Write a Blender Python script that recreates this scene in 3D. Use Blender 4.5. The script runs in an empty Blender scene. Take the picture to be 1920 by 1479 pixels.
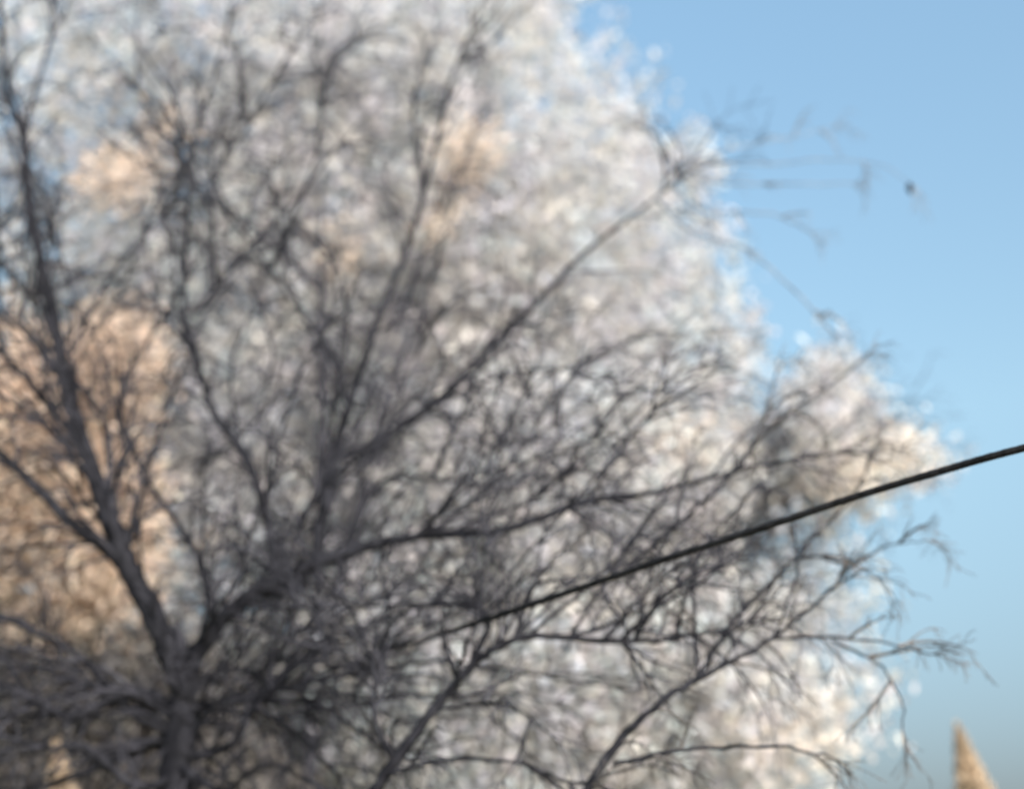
import bpy, math, random
import numpy as np
from mathutils import Vector, Matrix
R = math.radians
S = bpy.context.scene
C = S.collection
random.seed(7); rng = np.random.default_rng(7)

# ---------------------------------------------------------------- camera
CAM = Vector((0, 0, 1.6)); PITCH = R(20.0); LENS = 50.0
cd = bpy.data.cameras.new('camera'); cam = bpy.data.objects.new('camera', cd); C.objects.link(cam)
cam.location = CAM; cam.rotation_euler = (R(90) + PITCH, 0, 0)
cd.lens = LENS; cd.sensor_width = 36; cd.clip_end = 5000; cd.clip_start = 0.05
cd.dof.use_dof = True; cd.dof.focus_distance = 7.5; cd.dof.aperture_fstop = 0.44
S.camera = cam
# ---------------------------------------------------------------- sky, sun, exposure
SUN_EL, SUN_AZ = R(30), R(148)            # azimuth clockwise from +Y: behind the camera, to the right
w = bpy.data.worlds.new('World'); S.world = w; w.use_nodes = True
nt = w.node_tree; nt.nodes.clear()
out = nt.nodes.new('ShaderNodeOutputWorld'); bg = nt.nodes.new('ShaderNodeBackground')
sky = nt.nodes.new('ShaderNodeTexSky'); sky.sky_type = 'NISHITA'; sky.sun_disc = False
sky.sun_elevation = SUN_EL; sky.sun_rotation = SUN_AZ; sky.air_density = 1.0; sky.dust_density = 2.2; sky.ozone_density = 2.0
tc = nt.nodes.new('ShaderNodeTexCoord'); sep = nt.nodes.new('ShaderNodeSeparateXYZ')
rmp = nt.nodes.new('ShaderNodeValToRGB')
e = rmp.color_ramp.elements
e[0].position = 0.03; e[0].color = (0.20, 0.20, 0.25, 1)
e[1].position = 0.62; e[1].color = (0.98, 1.04, 0.88, 1)
m_ = rmp.color_ramp.elements.new(0.32); m_.color = (0.80, 0.80, 0.65, 1)
mul = nt.nodes.new('ShaderNodeMixRGB'); mul.blend_type = 'MULTIPLY'; mul.inputs[0].default_value = 1
nt.links.new(tc.outputs['Generated'], sep.inputs[0]); nt.links.new(sep.outputs['Z'], rmp.inputs[0])
nt.links.new(sky.outputs[0], mul.inputs[1]); nt.links.new(rmp.outputs[0], mul.inputs[2])
nt.links.new(mul.outputs[0], bg.inputs[0]); bg.inputs[1].default_value = 0.15
nt.links.new(bg.outputs[0], out.inputs[0])
sl = bpy.data.lights.new('sun', 'SUN'); sl.energy = 3.05; sl.angle = R(0.5); sl.color = (1.0, 0.955, 0.93)
so = bpy.data.objects.new('sun', sl); C.objects.link(so); so.location = (20, -20, 30)
dv = Vector((math.sin(SUN_AZ) * math.cos(SUN_EL), math.cos(SUN_AZ) * math.cos(SUN_EL), math.sin(SUN_EL)))
so.rotation_euler = dv.to_track_quat('Z', 'Y').to_euler()
S.view_settings.view_transform = 'Standard'; S.view_settings.look = 'None'
S.view_settings.exposure = 1.28; S.view_settings.gamma = 1.0; S.view_settings.use_curve_mapping = False

# ---------------------------------------------------------------- helpers
def at(px, py, Y):
    """point at distance Y in front of the camera seen at photo pixel px, py"""
    k = 36 / LENS / 1920
    x = (px - 960) * k; z = -(py - 739.5) * k
    d = Vector((x, math.cos(PITCH) - z * math.sin(PITCH), math.sin(PITCH) + z * math.cos(PITCH)))
    return CAM + d * (Y / d.y)

def mat(name, c1, c2, scale=6, rough=0.6, coat=0.0, c3=None, stretch=(1, 1, 1), bump=0.3, attr=None, lo=.38, hi=.62, trans=0):
    m = bpy.data.materials.new(name); m.use_nodes = True
    n = m.node_tree.nodes; l = m.node_tree.links; b = n['Principled BSDF']
    t = n.new('ShaderNodeTexCoord'); mp = n.new('ShaderNodeMapping'); mp.inputs['Scale'].default_value = stretch
    no = n.new('ShaderNodeTexNoise'); no.inputs['Scale'].default_value = scale; no.inputs['Detail'].default_value = 6
    l.new(t.outputs['Object'], mp.inputs[0]); l.new(mp.outputs[0], no.inputs['Vector'])
    cr = n.new('ShaderNodeValToRGB'); l.new(no.outputs['Fac'], cr.inputs[0])
    cr.color_ramp.elements[0].position = lo; cr.color_ramp.elements[0].color = (*c1, 1)
    cr.color_ramp.elements[1].position = hi; cr.color_ramp.elements[1].color = (*c2, 1)
    if c3: cr.color_ramp.elements.new(min(.95, hi + .12)).color = (*c3, 1)
    col = cr.outputs[0]
    if attr:
        a = n.new('ShaderNodeAttribute'); a.attribute_name = attr
        mx = n.new('ShaderNodeMixRGB'); mx.blend_type = 'MULTIPLY'; mx.inputs[0].default_value = 1
        l.new(col, mx.inputs[1]); l.new(a.outputs['Color'], mx.inputs[2]); col = mx.outputs[0]
    l.new(col, b.inputs['Base Color']); b.inputs['Roughness'].default_value = rough
    if name in ('wet_bark', 'iced_twig', 'black_cable'): b.inputs['Specular IOR Level'].default_value = .08
    b.inputs['Coat Weight'].default_value = coat; b.inputs['Coat Roughness'].default_value = 0.12
    if bump:
        bp = n.new('ShaderNodeBump'); bp.inputs['Strength'].default_value = bump; bp.inputs['Distance'].default_value = 0.02
        l.new(no.outputs['Fac'], bp.inputs['Height']); l.new(bp.outputs[0], b.inputs['Normal'])
    if trans:
        o = n['Material Output']; tr = n.new('ShaderNodeBsdfTranslucent'); ms = n.new('ShaderNodeMixShader'); ms.inputs[0].default_value = trans
        l.new(col, tr.inputs[0]); l.new(b.outputs[0], ms.inputs[1]); l.new(tr.outputs[0], ms.inputs[2]); l.new(ms.outputs[0], o.inputs[0])
    return m

M = {
 'bark':  mat('wet_bark', (0.010, 0.010, 0.013), (0.026, 0.026, 0.032), 9, .75, .0, stretch=(1, 1, .25), bump=.6),  # dark wet bark, blacks lifted bluish: haze is put into the colour
 'twig':  mat('iced_twig', (0.024, 0.024, 0.030), (0.058, 0.057, 0.070), 3, .7, .0, c3=(.11, .11, .125), lo=.40, hi=.66),  # bluish grey tint stands in for haze; the palest tone is ice
 'frost': mat('frosted_twig', (0.10, 0.12, 0.15), (0.22, 0.25, 0.29), 5, .6, .1),
 'pale':  mat('pale_bark', (0.05, 0.045, 0.045), (0.13, 0.115, 0.11), 4, .7, .05),
 'ice':   mat('iced_leaves', (0.72, 0.72, 0.72), (0.95, 0.95, 0.95), 2, .8, .0, attr='tint', bump=0, trans=.45),
 'dry':   mat('dry_leaves', (0.75, 0.75, 0.75), (1, 1, 1), 2, .6, .1, attr='tint', bump=0, trans=.25),
 'cable': mat('black_cable', (0.008, 0.008, 0.009), (0.018, 0.018, 0.02), 14, .6, 0),
 'wire':  mat('bare_metal_wire', (0.02, 0.02, 0.022), (0.04, 0.04, 0.045), 14, .5, 0),
 'ground': mat('winter_grass', (0.09, 0.10, 0.05), (0.22, 0.19, 0.12), 1.2, .9, 0, c3=(.75, .77, .8)),
}

def mesh_obj(name, v, f, m, parent=None, tint=None, smooth=False):
    me = bpy.data.meshes.new(name)
    v = np.asarray(v, dtype=np.float32); f = np.asarray(f, dtype=np.int32)
    me.vertices.add(len(v)); me.vertices.foreach_set('co', v.ravel())
    k = f.shape[1]
    me.loops.add(f.size); me.loops.foreach_set('vertex_index', f.ravel())
    me.polygons.add(len(f)); me.polygons.foreach_set('loop_start', np.arange(0, f.size, k, dtype=np.int32))
    if smooth: me.polygons.foreach_set('use_smooth', np.ones(len(f), dtype=bool))
    me.update(calc_edges=True)
    if tint is not None:
        a = me.attributes.new('tint', 'FLOAT_COLOR', 'POINT')
        a.data.foreach_set('color', np.hstack([tint, np.ones((len(v), 1))]).astype(np.float32).ravel())
    me.materials.append(m)
    o = bpy.data.objects.new(name, me); C.objects.link(o)
    if parent: o.parent = parent; o.matrix_parent_inverse = Matrix.Translation(-parent.location)
    return o

def tag(o, label=None, cat=None, group=None, kind=None):
    if label: o['label'] = label
    if cat: o['category'] = cat
    if group: o['group'] = group
    if kind: o['kind'] = kind
    return o

def thing(name, loc, label, cat, group=None):
    o = bpy.data.objects.new(name, None); C.objects.link(o); o.location = loc; o.empty_display_size = .3
    bpy.context.view_layer.update()
    return tag(o, label, cat, group)

class Tubes:
    def __init__(s): s.v = []; s.f = []; s.n = 0
    def add(s, pts, rad, sides=6):
        P = np.array([tuple(p) for p in pts], dtype=float); n = len(P)
        T = np.gradient(P, axis=0); T /= np.linalg.norm(T, axis=1)[:, None] + 1e-9
        up = np.array([0.31, .77, .55]); A = np.cross(T, up); A /= np.linalg.norm(A, axis=1)[:, None] + 1e-9
        B = np.cross(T, A); a = np.arange(sides) * 2 * math.pi / sides
        r = np.asarray(rad, dtype=float)[:, None, None]
        ring = P[:, None, :] + r * (np.cos(a)[None, :, None] * A[:, None, :] + np.sin(a)[None, :, None] * B[:, None, :])
        s.v.append(ring.reshape(-1, 3))
        i = np.arange(n - 1)[:, None] * sides; j = np.arange(sides)[None, :]; j2 = (j + 1) % sides
        f = np.stack([i + j, i + j2, i + sides + j2, i + sides + j], -1).reshape(-1, 4) + s.n
        s.f.append(f); s.n += n * sides
    def build(s, name, m, parent=None):
        if not s.v: return None
        return mesh_obj(name, np.vstack(s.v), np.vstack(s.f), m, parent, smooth=True)

def smooth_path(P, per=6, wob=0.0):
    """Catmull-Rom through control points with a little wander"""
    P = [Vector(p) for p in P]; Q = [P[0] * 2 - P[1]] + P + [P[-1] * 2 - P[-2]]; o = []
    for i in range(1, len(Q) - 2):
        for k in range(per):
            t = k / per; a, b, c, d = Q[i - 1], Q[i], Q[i + 1], Q[i + 2]
            o.append(.5 * ((2 * b) + (c - a) * t + (2 * a - 5 * b + 4 * c - d) * t * t + (3 * b - a - 3 * c + d) * t ** 3))
    o.append(P[-1].copy())
    if wob:
        for q in o[1:-1]: q += Vector(rng.normal(0, wob, 3))
    return o

def rvec(): return Vector(rng.normal(0, 1, 3)).normalized()

def shoot(tb, p, d, L, r, lvl, bend=-.05, spread=.8, kids=(5, 4), sides=5):
    """a branchlet with its own side twigs: starts upward, tips hang with the ice"""
    n = 7; pts = [p.copy()]; q = p.copy(); d = d.normalized(); wander = rvec() * .2
    for i in range(n):
        d = (d + wander * .6 + rvec() * .13 + Vector((0, 0, bend * (1 + i * .5)))).normalized()
        q = q + d * (L / n); pts.append(q.copy())
    rad = [max(r * (1 - .75 * i / n), .0028) for i in range(n + 1)]
    tb.add(pts, rad, sides if r > .012 else 4)
    if lvl > 0:
        for k in range(kids[0]):
            i = 1 + int(rng.integers(0, n - 1)); t = (pts[i + 1 if i < n else i] - pts[i - 1]).normalized()
            s = rvec(); s = (s - t * s.dot(t)).normalized()
            shoot(tb, pts[i], t * 1.0 + s * spread, L * rng.uniform(.35, .65), rad[i] * .6, lvl - 1, bend * 1.2, spread, kids[1:] or (3,), 4)

def limb(tree, ctrl, r0, r1, density=3.0, L=1.1, lvl=2, name='limb', per=6, bend=-.03, m='bark', tm='twig', kids=(4, 3), twr=.42, start=.08, spread=.9):
    P = smooth_path(ctrl, per, .006); n = len(P)
    rad = [(r0 + (r1 - r0) * (i / (n - 1)) ** .8) * (1 + .06 * rng.normal()) for i in range(n)]
    PTS.setdefault(tree.name, []).extend(P)
    tb = Tubes(); tb.add(P, rad, 10); lo = tb.build(name, M[m], tree)
    tw = Tubes(); tot = sum((P[i + 1] - P[i]).length for i in range(n - 1)); k = int(tot * density)
    for _ in range(k):
        f = start + (1 - start) * rng.random(); i = min(int(f * (n - 1)), n - 2); t = (P[i + 1] - P[i]).normalized()
        s = rvec(); s = (s - t * s.dot(t)).normalized()
        rr = min(max(rad[i] * twr, .015), .032)
        shoot(tw, P[i], t * .75 + s * spread + Vector((0, 0, .15)), L * rng.uniform(.5, 1.25), rr, lvl, bend, kids=kids)
    t = (P[-1] - P[-2]).normalized()
    for _ in range(3): shoot(tw, P[-1], t + rvec() * .35, L * rng.uniform(.5, .9), max(r1 * .8, .006), 1, bend, kids=kids)
    if tw.v:
        bpy.context.view_layer.update()
        o = tag(tw.build('twigs', M[tm], None), kind='stuff'); o.parent = lo; o.matrix_parent_inverse = lo.matrix_world.inverted()
    return lo

PTS = {}
def px(lst, Y0, Y1=None):
    Y1 = Y0 if Y1 is None else Y1; n = len(lst)
    return [at(a, b, Y0 + (Y1 - Y0) * i / (n - 1) + max(0, 1000 - b) * .0022 * (Y0 > 11.9)) for i, (a, b) in enumerate(lst)]

# ---------------------------------------------------------------- ground
g = []; N = 60
xs = np.sign(np.linspace(-1, 1, N)) * np.abs(np.linspace(-1, 1, N)) ** 3 * 1500
X, Yg = np.meshgrid(xs, xs); Z = .12 * np.sin(X * .21) * np.cos(Yg * .17)
V = np.stack([X, Yg, Z], -1).reshape(-1, 3); idx = np.arange(N * N).reshape(N, N)
F = np.stack([idx[:-1, :-1], idx[:-1, 1:], idx[1:, 1:], idx[1:, :-1]], -1).reshape(-1, 4)
tag(mesh_obj('ground', V, F, M['ground'], smooth=True), kind='structure')

# ---------------------------------------------------------------- power line
def cable():
    pts = [at(-1500, 1400, 17), at(-500, 1420, 15), at(330, 1325, 17.5), at(715, 1222, 13.3), at(905, 1163, 10.8), at(1010, 1128, 10.2),
           at(1250, 1047, 9.5), at(1430, 989, 9.1), at(1600, 932, 8.8), at(1760, 884, 8.5), at(1925, 838, 8.2), at(2400, 720, 7.6), at(3600, 470, 6.6)]
    P = smooth_path(pts, 130)
    root = thing('power_line', P[len(P) // 2], 'black power line sloping down from the right edge in front of the iced trees', 'power line')
    n = len(P); r0 = [.023 + .0008 * math.sin(i * .31) + .0006 * math.sin(i * .83 + 1) for i in range(n)]
    tb = Tubes(); tb.add(P, r0, 10); tb.build('insulated_cable', M['cable'], root)
    tb = Tubes(); tb.add([p + Vector((0, 0, -.021)) for p in P], [.005] * n, 6); tb.build('support_wire', M['wire'], root)
cable()

# ---------------------------------------------------------------- foreground trees
b = at(335, 1290, 13); base = Vector((b.x + .25, b.y, 0))
A = thing('bare_tree', base, 'large dark bare tree forking low at the left, its limbs spreading across the picture', 'tree')
limb(A, [base, base + Vector((.05, 0, 1.4)), at(330, 1500, 13), at(338, 1400, 13), at(345, 1280, 13)], .24, .12, density=5, name='trunk', L=.9, start=.6)
la = [
 # ctrl points, Y0, Y1, r0, r1, density
 ([(345, 1290), (305, 1190), (255, 1090), (215, 1000), (180, 900), (128, 740), (105, 620), (75, 480), (52, 370), (45, 260), (15, 170), (5, 60), (-10, -60)], 13, 12.4, .125, .03, 2.8),
 ([(50, 250), (62, 190), (90, 90), (135, -10), (170, -120)], 12.5, 12.2, .028, .012, 3),
 ([(250, 1085), (205, 1035), (130, 975), (60, 905), (0, 850), (-120, 760), (-260, 690)], 12.9, 12.3, .07, .03, 3),
 ([(200, 955), (165, 860), (100, 770), (40, 700), (-20, 650), (-160, 590)], 12.8, 12.2, .05, .022, 2.8),
 ([(130, 735), (70, 650), (20, 600), (-60, 540)], 12.6, 12.0, .04, .018, 3),
 ([(205, 960), (205, 870), (190, 790), (140, 715)], 12.8, 12.6, .03, .016, 3),
 ([(345, 1280), (400, 1180), (480, 1110), (610, 1050), (760, 1008), (950, 992), (1080, 945), (1210, 925), (1400, 878), (1560, 850)], 13, 11.5, .09, .012, 3.4),
 ([(520, 1090), (498, 960), (462, 860), (400, 770), (365, 660), (345, 560), (352, 400), (362, 270), (400, 150), (430, 40), (450, -60)], 12.7, 12.9, .055, .012, 3),
 ([(590, 1060), (610, 930), (640, 810), (690, 650), (738, 530), (785, 400), (820, 260), (850, 140), (900, 20), (930, -70)], 12.6, 13.1, .06, .014, 3.2),
 ([(640, 860), (720, 820), (840, 735), (930, 640), (1015, 558), (1110, 462), (1230, 372), (1300, 300), (1335, 245)], 12.7, 12.4, .055, .008, 3),
 ([(655, 770), (620, 660), (550, 570), (460, 440), (370, 345), (300, 240)], 12.8, 13.2, .03, .01, 3),
 ([(135, 660), (200, 530), (300, 410), (400, 320), (480, 210), (560, 60)], 12.7, 13.2, .028, .01, 3),
 ([(365, 590), (450, 480), (560, 370), (600, 250), (590, 100), (575, -20)], 12.8, 13.4, .028, .010, 3),
 ([(400, 1170), (380, 1060), (330, 980), (260, 870), (220, 760), (280, 640), (330, 560)], 13, 13.6, .04, .010, 3),
 ([(340, 1330), (240, 1300), (130, 1340), (20, 1290), (-100, 1250)], 13, 12.5, .075, .03, 5),
 ([(340, 1370), (270, 1400), (180, 1440), (60, 1480)], 13, 13.6, .07, .03, 5),
 ([(350, 1330), (460, 1310), (600, 1320), (700, 1390), (790, 1410)], 13, 12.6, .04, .014, 3.5),
 ([(355, 1290), (440, 1250), (520, 1290), (640, 1300), (740, 1350)], 13, 13.6, .04, .012, 3.5),
 ([(335, 1380), (240, 1330), (160, 1240), (60, 1180), (-80, 1140)], 13, 12.6, .05, .016, 4.5),
 ([(330, 1420), (430, 1400), (480, 1330), (560, 1380), (640, 1460)], 13, 12.6, .05, .016, 4.5),
 ([(340, 1440), (420, 1480), (500, 1430), (590, 1470)], 12.9, 12.4, .045, .014, 4.5),
 ([(330, 1460), (250, 1470), (160, 1400), (80, 1400), (-60, 1360)], 12.9, 12.4, .05, .02, 5),
 ([(770, 1010), (860, 960), (980, 840), (1060, 720), (1180, 640)], 12.2, 12.6, .03, .008, 3),
 ([(700, 840), (800, 770), (960, 700), (1100, 700), (1250, 740)], 12.6, 12.2, .025, .007, 3),
 ([(640, 1045), (720, 900), (860, 900), (1000, 860), (1150, 830)], 12.5, 12.2, .028, .008, 3),
]
for c, y0, y1, r0, r1, dn in la: limb(A, px(c, y0, y1), r0, r1, dn)

c0 = at(800, 1479, 11.2); base = Vector((c0.x + .1, c0.y, 0))
B = thing('bare_tree', base, 'thinner bare tree rising from the bottom centre, forking below the power line', 'tree')
fork = at(760, 1750, 11.2)
limb(B, [base, base + Vector((0, 0, .8)), fork], .13, .09, .6, name='trunk', L=.8)
lb = [
 ([(760, 1750), (700, 1520), (725, 1450), (790, 1360), (870, 1262), (930, 1215), (1010, 1192), (1190, 1203), (1300, 1190), (1420, 1160)], 11.2, 10.9, .06, .012, 3.2),
 ([(875, 1260), (915, 1180), (905, 1150), (860, 1135), (700, 1135), (560, 1140)], 11.1, 11.4, .03, .010, 3.2),
 ([(730, 1450), (850, 1422), (980, 1430), (1080, 1468), (1180, 1440)], 11.1, 10.8, .022, .008, 3),
 ([(800, 1335), (900, 1318), (960, 1325), (1030, 1375)], 11.1, 10.8, .018, .007, 3),
 ([(740, 1430), (700, 1330), (720, 1230), (680, 1120)], 11.1, 11.5, .022, .008, 3),
]
for c, y0, y1, r0, r1, dn in lb: limb(B, px(c, y0, y1), r0, r1, dn, L=.8)

c0 = at(1050, 1479, 10.6); base = Vector((c0.x + .05, c0.y, 0))
D = thing('bare_tree', base, 'slender bare tree at the lower right, thin tips in open sky below the power line', 'tree')
fork = at(1060, 1700, 10.6)
limb(D, [base, base + Vector((0, 0, .8)), fork], .11, .07, .6, name='trunk', L=.7)
ld = [
 ([(1060, 1700), (1095, 1500), (1160, 1390), (1240, 1315), (1330, 1262), (1450, 1195), (1530, 1130), (1600, 1060)], 10.6, 10.9, .045, .008, 3.2),
 ([(1300, 1280), (1380, 1160), (1480, 1055), (1590, 940), (1640, 850)], 10.8, 11.2, .022, .006, 3),
 ([(1150, 1432), (1300, 1402), (1460, 1400), (1560, 1420)], 10.6, 10.4, .02, .007, 3),
 ([(1180, 1060), (1290, 965), (1380, 880), (1445, 800), (1560, 722), (1610, 680)], 11.2, 11.5, .022, .006, 2.6),
 ([(1390, 875), (1430, 790), (1455, 700)], 11.3, 11.4, .012, .005, 2.4),
 ([(1450, 1195), (1620, 1198), (1745, 1226)], 10.8, 10.6, .014, .005, 3),
 ([(1560, 1200), (1640, 1240), (1690, 1310), (1692, 1365)], 10.8, 10.7, .011, .005, 3),
 ([(1500, 1045), (1580, 1045), (1640, 1080)], 10.9, 10.8, .016, .005, 2.4),
 ([(1590, 1060), (1660, 1025), (1735, 1012)], 10.9, 11, .01, .004, 2.4),
 ([(1310, 1270), (1300, 1150), (1290, 1040), (1190, 1055)], 10.8, 11.2, .02, .012, 3),
]
for c, y0, y1, r0, r1, dn in ld: limb(D, px(c, y0, y1), r0, r1, dn, L=.5, bend=-.04, tm='pale')
# the dense web of secondary branches, each growing out of a limb of its own tree
USED = {}
def web(tree, n, cx, cy, y0, box, rad=.024, Lm=(1.0, 2.3), L=1.0, dens=2.5, jit=.5):
    src = [p for p in PTS[tree.name] if p.z > 3.2]; c = at(cx, cy, y0)
    for _ in range(n):
        for _t in range(60):
            p = src[int(rng.integers(len(src)))]; d = (p - c); d.y *= .3; d = (d.normalized() + rvec() * jit + Vector((0, 0, .1))).normalized(); d.y *= .6
            Lp = rng.uniform(*Lm); q = p + d * Lp
            key = (round(q.x * 1.6), round(q.z * 1.6))
            if inbox(q, box) and USED.get(key, 0) < 2: USED[key] = USED.get(key, 0) + 1; break
        else: continue
        mid = p.lerp(q, .5) + rvec() * Lp * .1
        limb(tree, [p, mid, q + Vector((0, 0, -.08 * Lp))], rad * rng.uniform(.7, 1.2), .009, dens, L=L, lvl=2, per=5)
def inbox(q, box):
    v = q - CAM; f = v.y * math.cos(PITCH) + v.z * math.sin(PITCH); u = v.z * math.cos(PITCH) - v.y * math.sin(PITCH)
    x = 960 + v.x / f * LENS / 36 * 1920; y = 739.5 - u / f * LENS / 36 * 1920
    return any(b[0] < x < b[2] and b[1] < y < b[3] for b in box)
web(A, 62, 345, 1400, 13, [(-60, -60, 1000, 1200), (900, 480, 1080, 1100)])
web(A, 22, 345, 1300, 13, [(-60, 1150, 640, 1520)], rad=.03, Lm=(.6, 1.5))
web(A, 16, 345, 1400, 13, [(380, 900, 1150, 1300)], Lm=(1.2, 2.6))
web(B, 34, 760, 1600, 11.2, [(380, 850, 1350, 1500)], rad=.018, L=.7, Lm=(.7, 1.6))
web(A, 9, 345, 1400, 13, [(0, 0, 950, 650)], rad=.016, L=1.0, Lm=(1.0, 2.2))
web(A, 10, 345, 1400, 13, [(880, 600, 1350, 1000)], rad=.018, L=.8, Lm=(1.0, 2.0))
web(D, 7, 1060, 1650, 10.7, [(900, 1150, 1350, 1500)], rad=.014, L=.55, Lm=(.6, 1.3))
web(D, 5, 1060, 1650, 10.7, [(1250, 900, 1500, 1120)], rad=.011, L=.4, Lm=(.5, 1.0), dens=2.4)
web(D, 7, 1060, 1650, 10.7, [(1250, 1220, 1560, 1450)], rad=.011, L=.4, Lm=(.5, 1.0), dens=2.4)
# long arching tips against the sky, on the large tree
lt = [
 ([(1230, 372), (1290, 430), (1400, 470), (1490, 545), (1560, 622)], 12.4, 12.2, .013, .010, 1.2),
 ([(1260, 350), (1330, 395), (1450, 402), (1520, 435)], 12.4, 12.2, .012, .008, 1.5),
 ([(1280, 330), (1380, 345), (1480, 345), (1600, 345)], 12.4, 12.2, .013, .006, 1.5),
 ([(1300, 300), (1400, 310), (1540, 300), (1650, 310), (1706, 345)], 12.4, 12.2, .012, .004, 1.0),
 ([(1310, 290), (1420, 270), (1560, 240)], 12.4, 12.6, .012, .005, 2),
 ([(1180, 410), (1280, 400), (1330, 440), (1340, 500)], 12.4, 12.6, .012, .005, 2),
]
for c, y0, y1, r0, r1, dn in lt: limb(A, px(c, y0, y1), r0, r1, dn, L=.45, lvl=1, bend=-.06, m='frost', tm='frost', twr=.6)

for (x, y, t) in ((1706, 350, .35),):
    p = at(x, y, 12.2 + (1000 - y) * .0022)
    tb = Tubes(); tb.add([p + Vector((.01 * t, 0, .05)), p + Vector((0, 0, .02)), p + Vector((-.005, 0, -.03)), p + Vector((.005, 0, -.09))], [.008, .03, .034, .008], 8)
    tb.build('seed_pod', M['bark'], A)

# ---------------------------------------------------------------- leafy / iced crowns
def crown(name, blobs, Y, depth, n, size, palette, parent, m, seed, per=14, gap=.32, spread=.2):
    """clumps of small leaf-sized faces. blobs: (px, py, rx, ry, weight) outline of the crown seen at distance Y"""
    r = np.random.default_rng(seed); cen = []; tint = []; pal = np.array(palette)
    wgt = np.array([b[2] * b[3] * b[4] for b in blobs]); wgt = wgt / wgt.sum()
    ppm = 1920 / (36 / LENS) / Y
    pick = r.choice(len(blobs), n, p=wgt)
    for k in range(n):
        bx, by, rx, ry, _ = blobs[pick[k]]
        while True:
            u = r.uniform(-1, 1, 3)
            if (u ** 2).sum() < 1: break
        u = u * (1 + max(0, r.normal(0, .13)))
        p = at(bx + u[0] * rx, by + u[1] * ry, Y + u[2] * depth)
        # holes: skip clumps where a slow 3-D wave is low
        s = (math.sin(p.x * 2.3 + 1.3 * p.z) + math.sin(p.z * 2.9 - p.y * 1.1 + 2) + math.sin(p.x * 5.1 - p.z * 4.3 + p.y * 2))
        if s < -3 + gap * 6 * r.random(): continue
        cen.append(tuple(p)); tint.append(pal[r.integers(len(pal))] * r.uniform(.82, 1.12))
    cen = np.array(cen); tint = np.array(tint); m_ = len(cen)
    c = np.repeat(cen, per, 0) + r.normal(0, spread, (m_ * per, 3)) * np.array([1, 1, 1.15])
    t = np.repeat(tint, per, 0) * r.uniform(.85, 1.12, (m_ * per, 1)); K = len(c)
    a = r.normal(0, 1, (K, 3)); a /= np.linalg.norm(a, axis=1)[:, None]
    q = r.normal(0, 1, (K, 3)); q -= a * (a * q).sum(1)[:, None]; q /= np.linalg.norm(q, axis=1)[:, None]
    sz = size * r.uniform(.55, 1.3, (K, 1)); nrm = np.cross(a, q)
    v = np.stack([c - a * sz, c + q * sz * .5 + nrm * sz * .12, c + a * sz, c - q * sz * .5 + nrm * sz * .12], 1).reshape(-1, 3)
    f = np.arange(K * 4).reshape(K, 4)
    return mesh_obj(name, v, f, M[m], parent, tint=np.clip(np.repeat(t, 4, 0), 0, .95))

def backing_tree(label, cat, px0, Y, blobs, depth, n, size, palette, m, seed, nl=9, top=(0, 400), tr=.22, bark='twig', **kw):
    b0 = at(px0, 1479, Y); base = Vector((b0.x, b0.y, 0))
    t = thing('iced_tree' if m == 'ice' else 'brown_leaved_tree', base, label, cat)
    crown('crown', blobs, Y, depth, n, size, palette, t, m, seed, **kw)
    tp = at(top[0], top[1], Y)
    P = smooth_path([base, base + Vector((.1, 0, 2)), base.lerp(tp, .6) + Vector((.2, .1, 0)), tp], 8, .02)
    tb = Tubes(); tb.add(P, [tr * (1 - .85 * i / (len(P) - 1)) for i in range(len(P))], 8); tb.build('trunk', M[bark], t)
    for k in range(nl):
        i = int(len(P) * rng.uniform(.3, .9)); bb = blobs[int(rng.integers(len(blobs)))]
        e = at(bb[0] + rng.uniform(-.7, .7) * bb[2], bb[1] + rng.uniform(-.8, .5) * bb[3], Y + rng.uniform(-1, 1) * depth * .8)
        mid = P[i].lerp(e, .5) + Vector((0, 0, .35))
        limb(t, [P[i], mid, e], tr * .35, .02, 1.6, L=1.6, lvl=2, m=bark, tm=bark, twr=.5, kids=(5, 3))
    return t

CREAM = [(.80, .76, .73), (.84, .79, .74), (.76, .78, .81), (.68, .70, .78), (.82, .75, .76), (.70, .77, .79), (.76, .73, .80), (.86, .82, .76)]
PEACH = [(.88, .68, .53), (.90, .73, .59), (.82, .63, .50), (.88, .71, .61)]
SHADE_BROWN = [(.13, .11, .10), (.20, .17, .15), (.10, .09, .09), (.26, .23, .20), (.17, .16, .16)]  # dark leaf tones carrying the lower left darkening in their colour

backing_tree('tall pale ice-covered tree filling the centre and upper left behind the dark limbs', 'tree', 620, 26,
    [(300, 300, 520, 420, .55), (800, 330, 440, 400, .9), (1060, 420, 290, 210, .7), (650, 700, 560, 360, 1.2), (1080, 640, 330, 220, 1), (560, 20, 540, 220, .34), (520, 1050, 420, 320, 1), (860, 60, 190, 150, .4), (1220, 300, 130, 100, .35), (480, 1380, 380, 180, 1)],
    3.4, 11500, .11, CREAM, 'ice', 3, top=(640, 150), nl=12)
T2 = backing_tree('broad pale ice-covered tree at the lower right, behind the power line and the thin shoots', 'tree', 1150, 22,
    [(1100, 900, 420, 220, 1.1), (1000, 1250, 460, 330, 1.1), (1330, 1050, 280, 230, .34), (1340, 1330, 270, 260, .36), (1560, 780, 85, 115, 1.2), (1620, 870, 140, 45, .9), (1540, 1280, 140, 180, .14)],
    2.6, 5200, .09, CREAM, 'ice', 5, gap=.42, top=(1200, 800), nl=10)
crown('dry_leaves', [(1570, 890, 75, 45, 1), (1680, 852, 75, 16, 1.6), (1480, 1380, 120, 80, .2), (1280, 820, 90, 40, .5)], 20.5, .9, 210, .07, [(.90, .79, .70), (.88, .76, .67), (.92, .84, .77)], T2, 'dry', 31)
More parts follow.
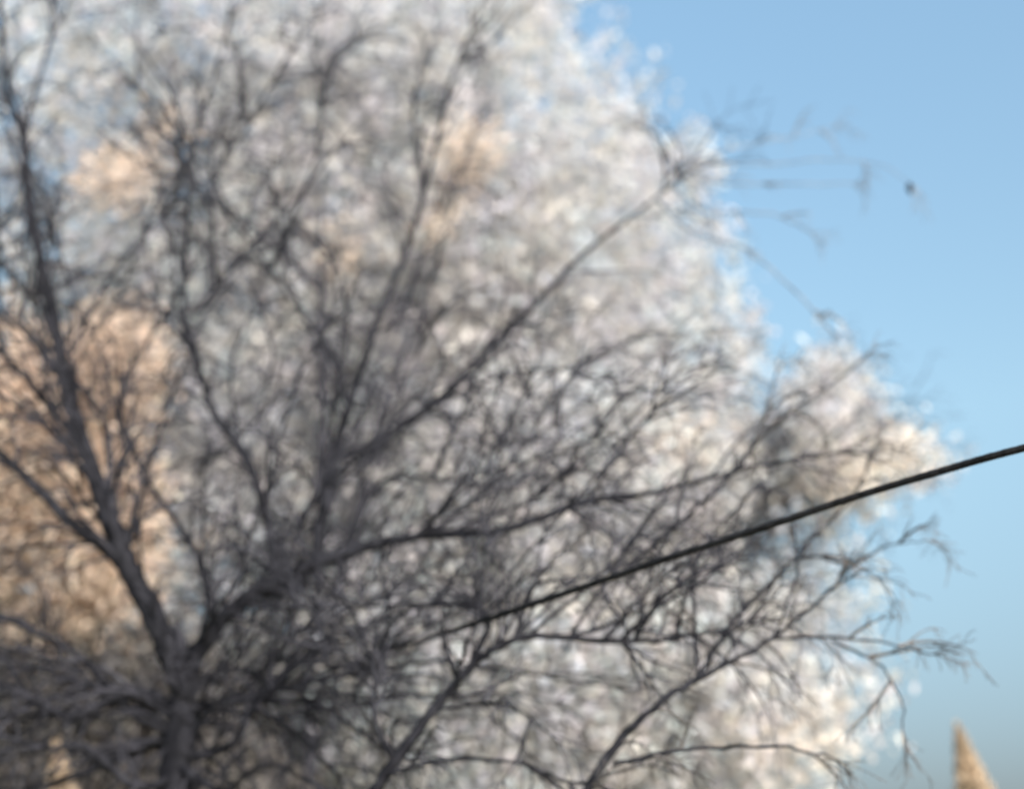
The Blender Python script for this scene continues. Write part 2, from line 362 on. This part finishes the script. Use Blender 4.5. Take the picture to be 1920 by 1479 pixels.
backing_tree('tree holding pale peach dry leaves behind the dark limbs at the left edge', 'tree', -100, 20,
    [(70, 960, 230, 240, 1.1), (10, 800, 170, 200, .9), (210, 690, 90, 100, 2), (170, 1080, 110, 80, 1)],
    1.4, 2200, .07, PEACH, 'dry', 8, top=(60, 600), nl=5)
backing_tree('slim tree with a few patches of peach dry leaves between the upper limbs', 'tree', 560, 21,
    [(200, 340, 75, 35, 1.2), (265, 290, 60, 35, 1), (310, 240, 40, 30, 1), (880, 270, 50, 50, .8), (855, 340, 40, 60, .7), (820, 410, 35, 40, .6), (640, 470, 30, 50, .4)],
    1.2, 170, .06, PEACH, 'dry', 18, top=(600, 350), nl=4)
backing_tree('low dark brown thicket-like tree added to darken the lower left corner beneath the forked trunk', 'tree', 60, 21,
    [(90, 1330, 330, 190, 1.0), (60, 1500, 500, 180, 1), (330, 1480, 200, 110, .6)],
    2.0, 3400, .08, SHADE_BROWN, 'dry', 9, top=(100, 1150), nl=10, tr=.16, bark='twig')  # added thicket: its dark leaves stand in for the gloom of this corner

# narrow tan conifer tip at the bottom right
def conifer(tx, ty, Y, label, seed):
    top = at(tx, ty, Y); base = Vector((top.x + .7, top.y, 0))
    t = thing('narrow_conifer', base, label, 'tree', 'narrow tan conifers showing only their tips')
    tb = Tubes(); tb.add([base, base.lerp(top, .5), top - Vector((0, 0, .15))], [.12, .07, .015], 8); tb.build('trunk', M['pale'], t)
    r = np.random.default_rng(seed); v = []; tn = []
    H = top.z
    K = 14000; h = r.random(K) ** .7 * H * .93; rad = np.minimum(h * .26, .8) * np.sqrt(r.random(K)) * r.uniform(.7, 1.3, K)
    a = r.random(K) * 2 * math.pi
    ax = np.array(base)[None, :2] + (np.array(top)[None, :2] - np.array(base)[None, :2]) * (1 - h / H)[:, None]
    c = np.stack([ax[:, 0] + rad * np.cos(a), ax[:, 1] + rad * np.sin(a), H - h], 1)
    out_ = np.stack([np.cos(a) * .5, np.sin(a) * .5, np.full(K, 1.0)], 1) + r.normal(0, .25, (K, 3)); out_ /= np.linalg.norm(out_, axis=1)[:, None]
    q = np.cross(out_, r.normal(0, 1, (K, 3))); q /= np.linalg.norm(q, axis=1)[:, None]; s = r.uniform(.04, .08, (K, 1))
    v = np.stack([c - out_ * s, c + q * s * .4, c + out_ * s, c - q * s * .4], 1).reshape(-1, 3)
    t3 = np.array([.66, .52, .38]) * r.uniform(.75, 1.15, (K, 1))
    mesh_obj('crown', v, np.arange(K * 4).reshape(K, 4), M['dry'], t, tint=np.repeat(t3, 4, 0))
conifer(1793, 1355, 20, 'narrow tan-brown pointed tree top standing alone at the bottom right corner', 4)
conifer(104, 1385, 15.5, 'narrow tan pointed tree top glimpsed through dark twigs at the bottom left corner', 6)
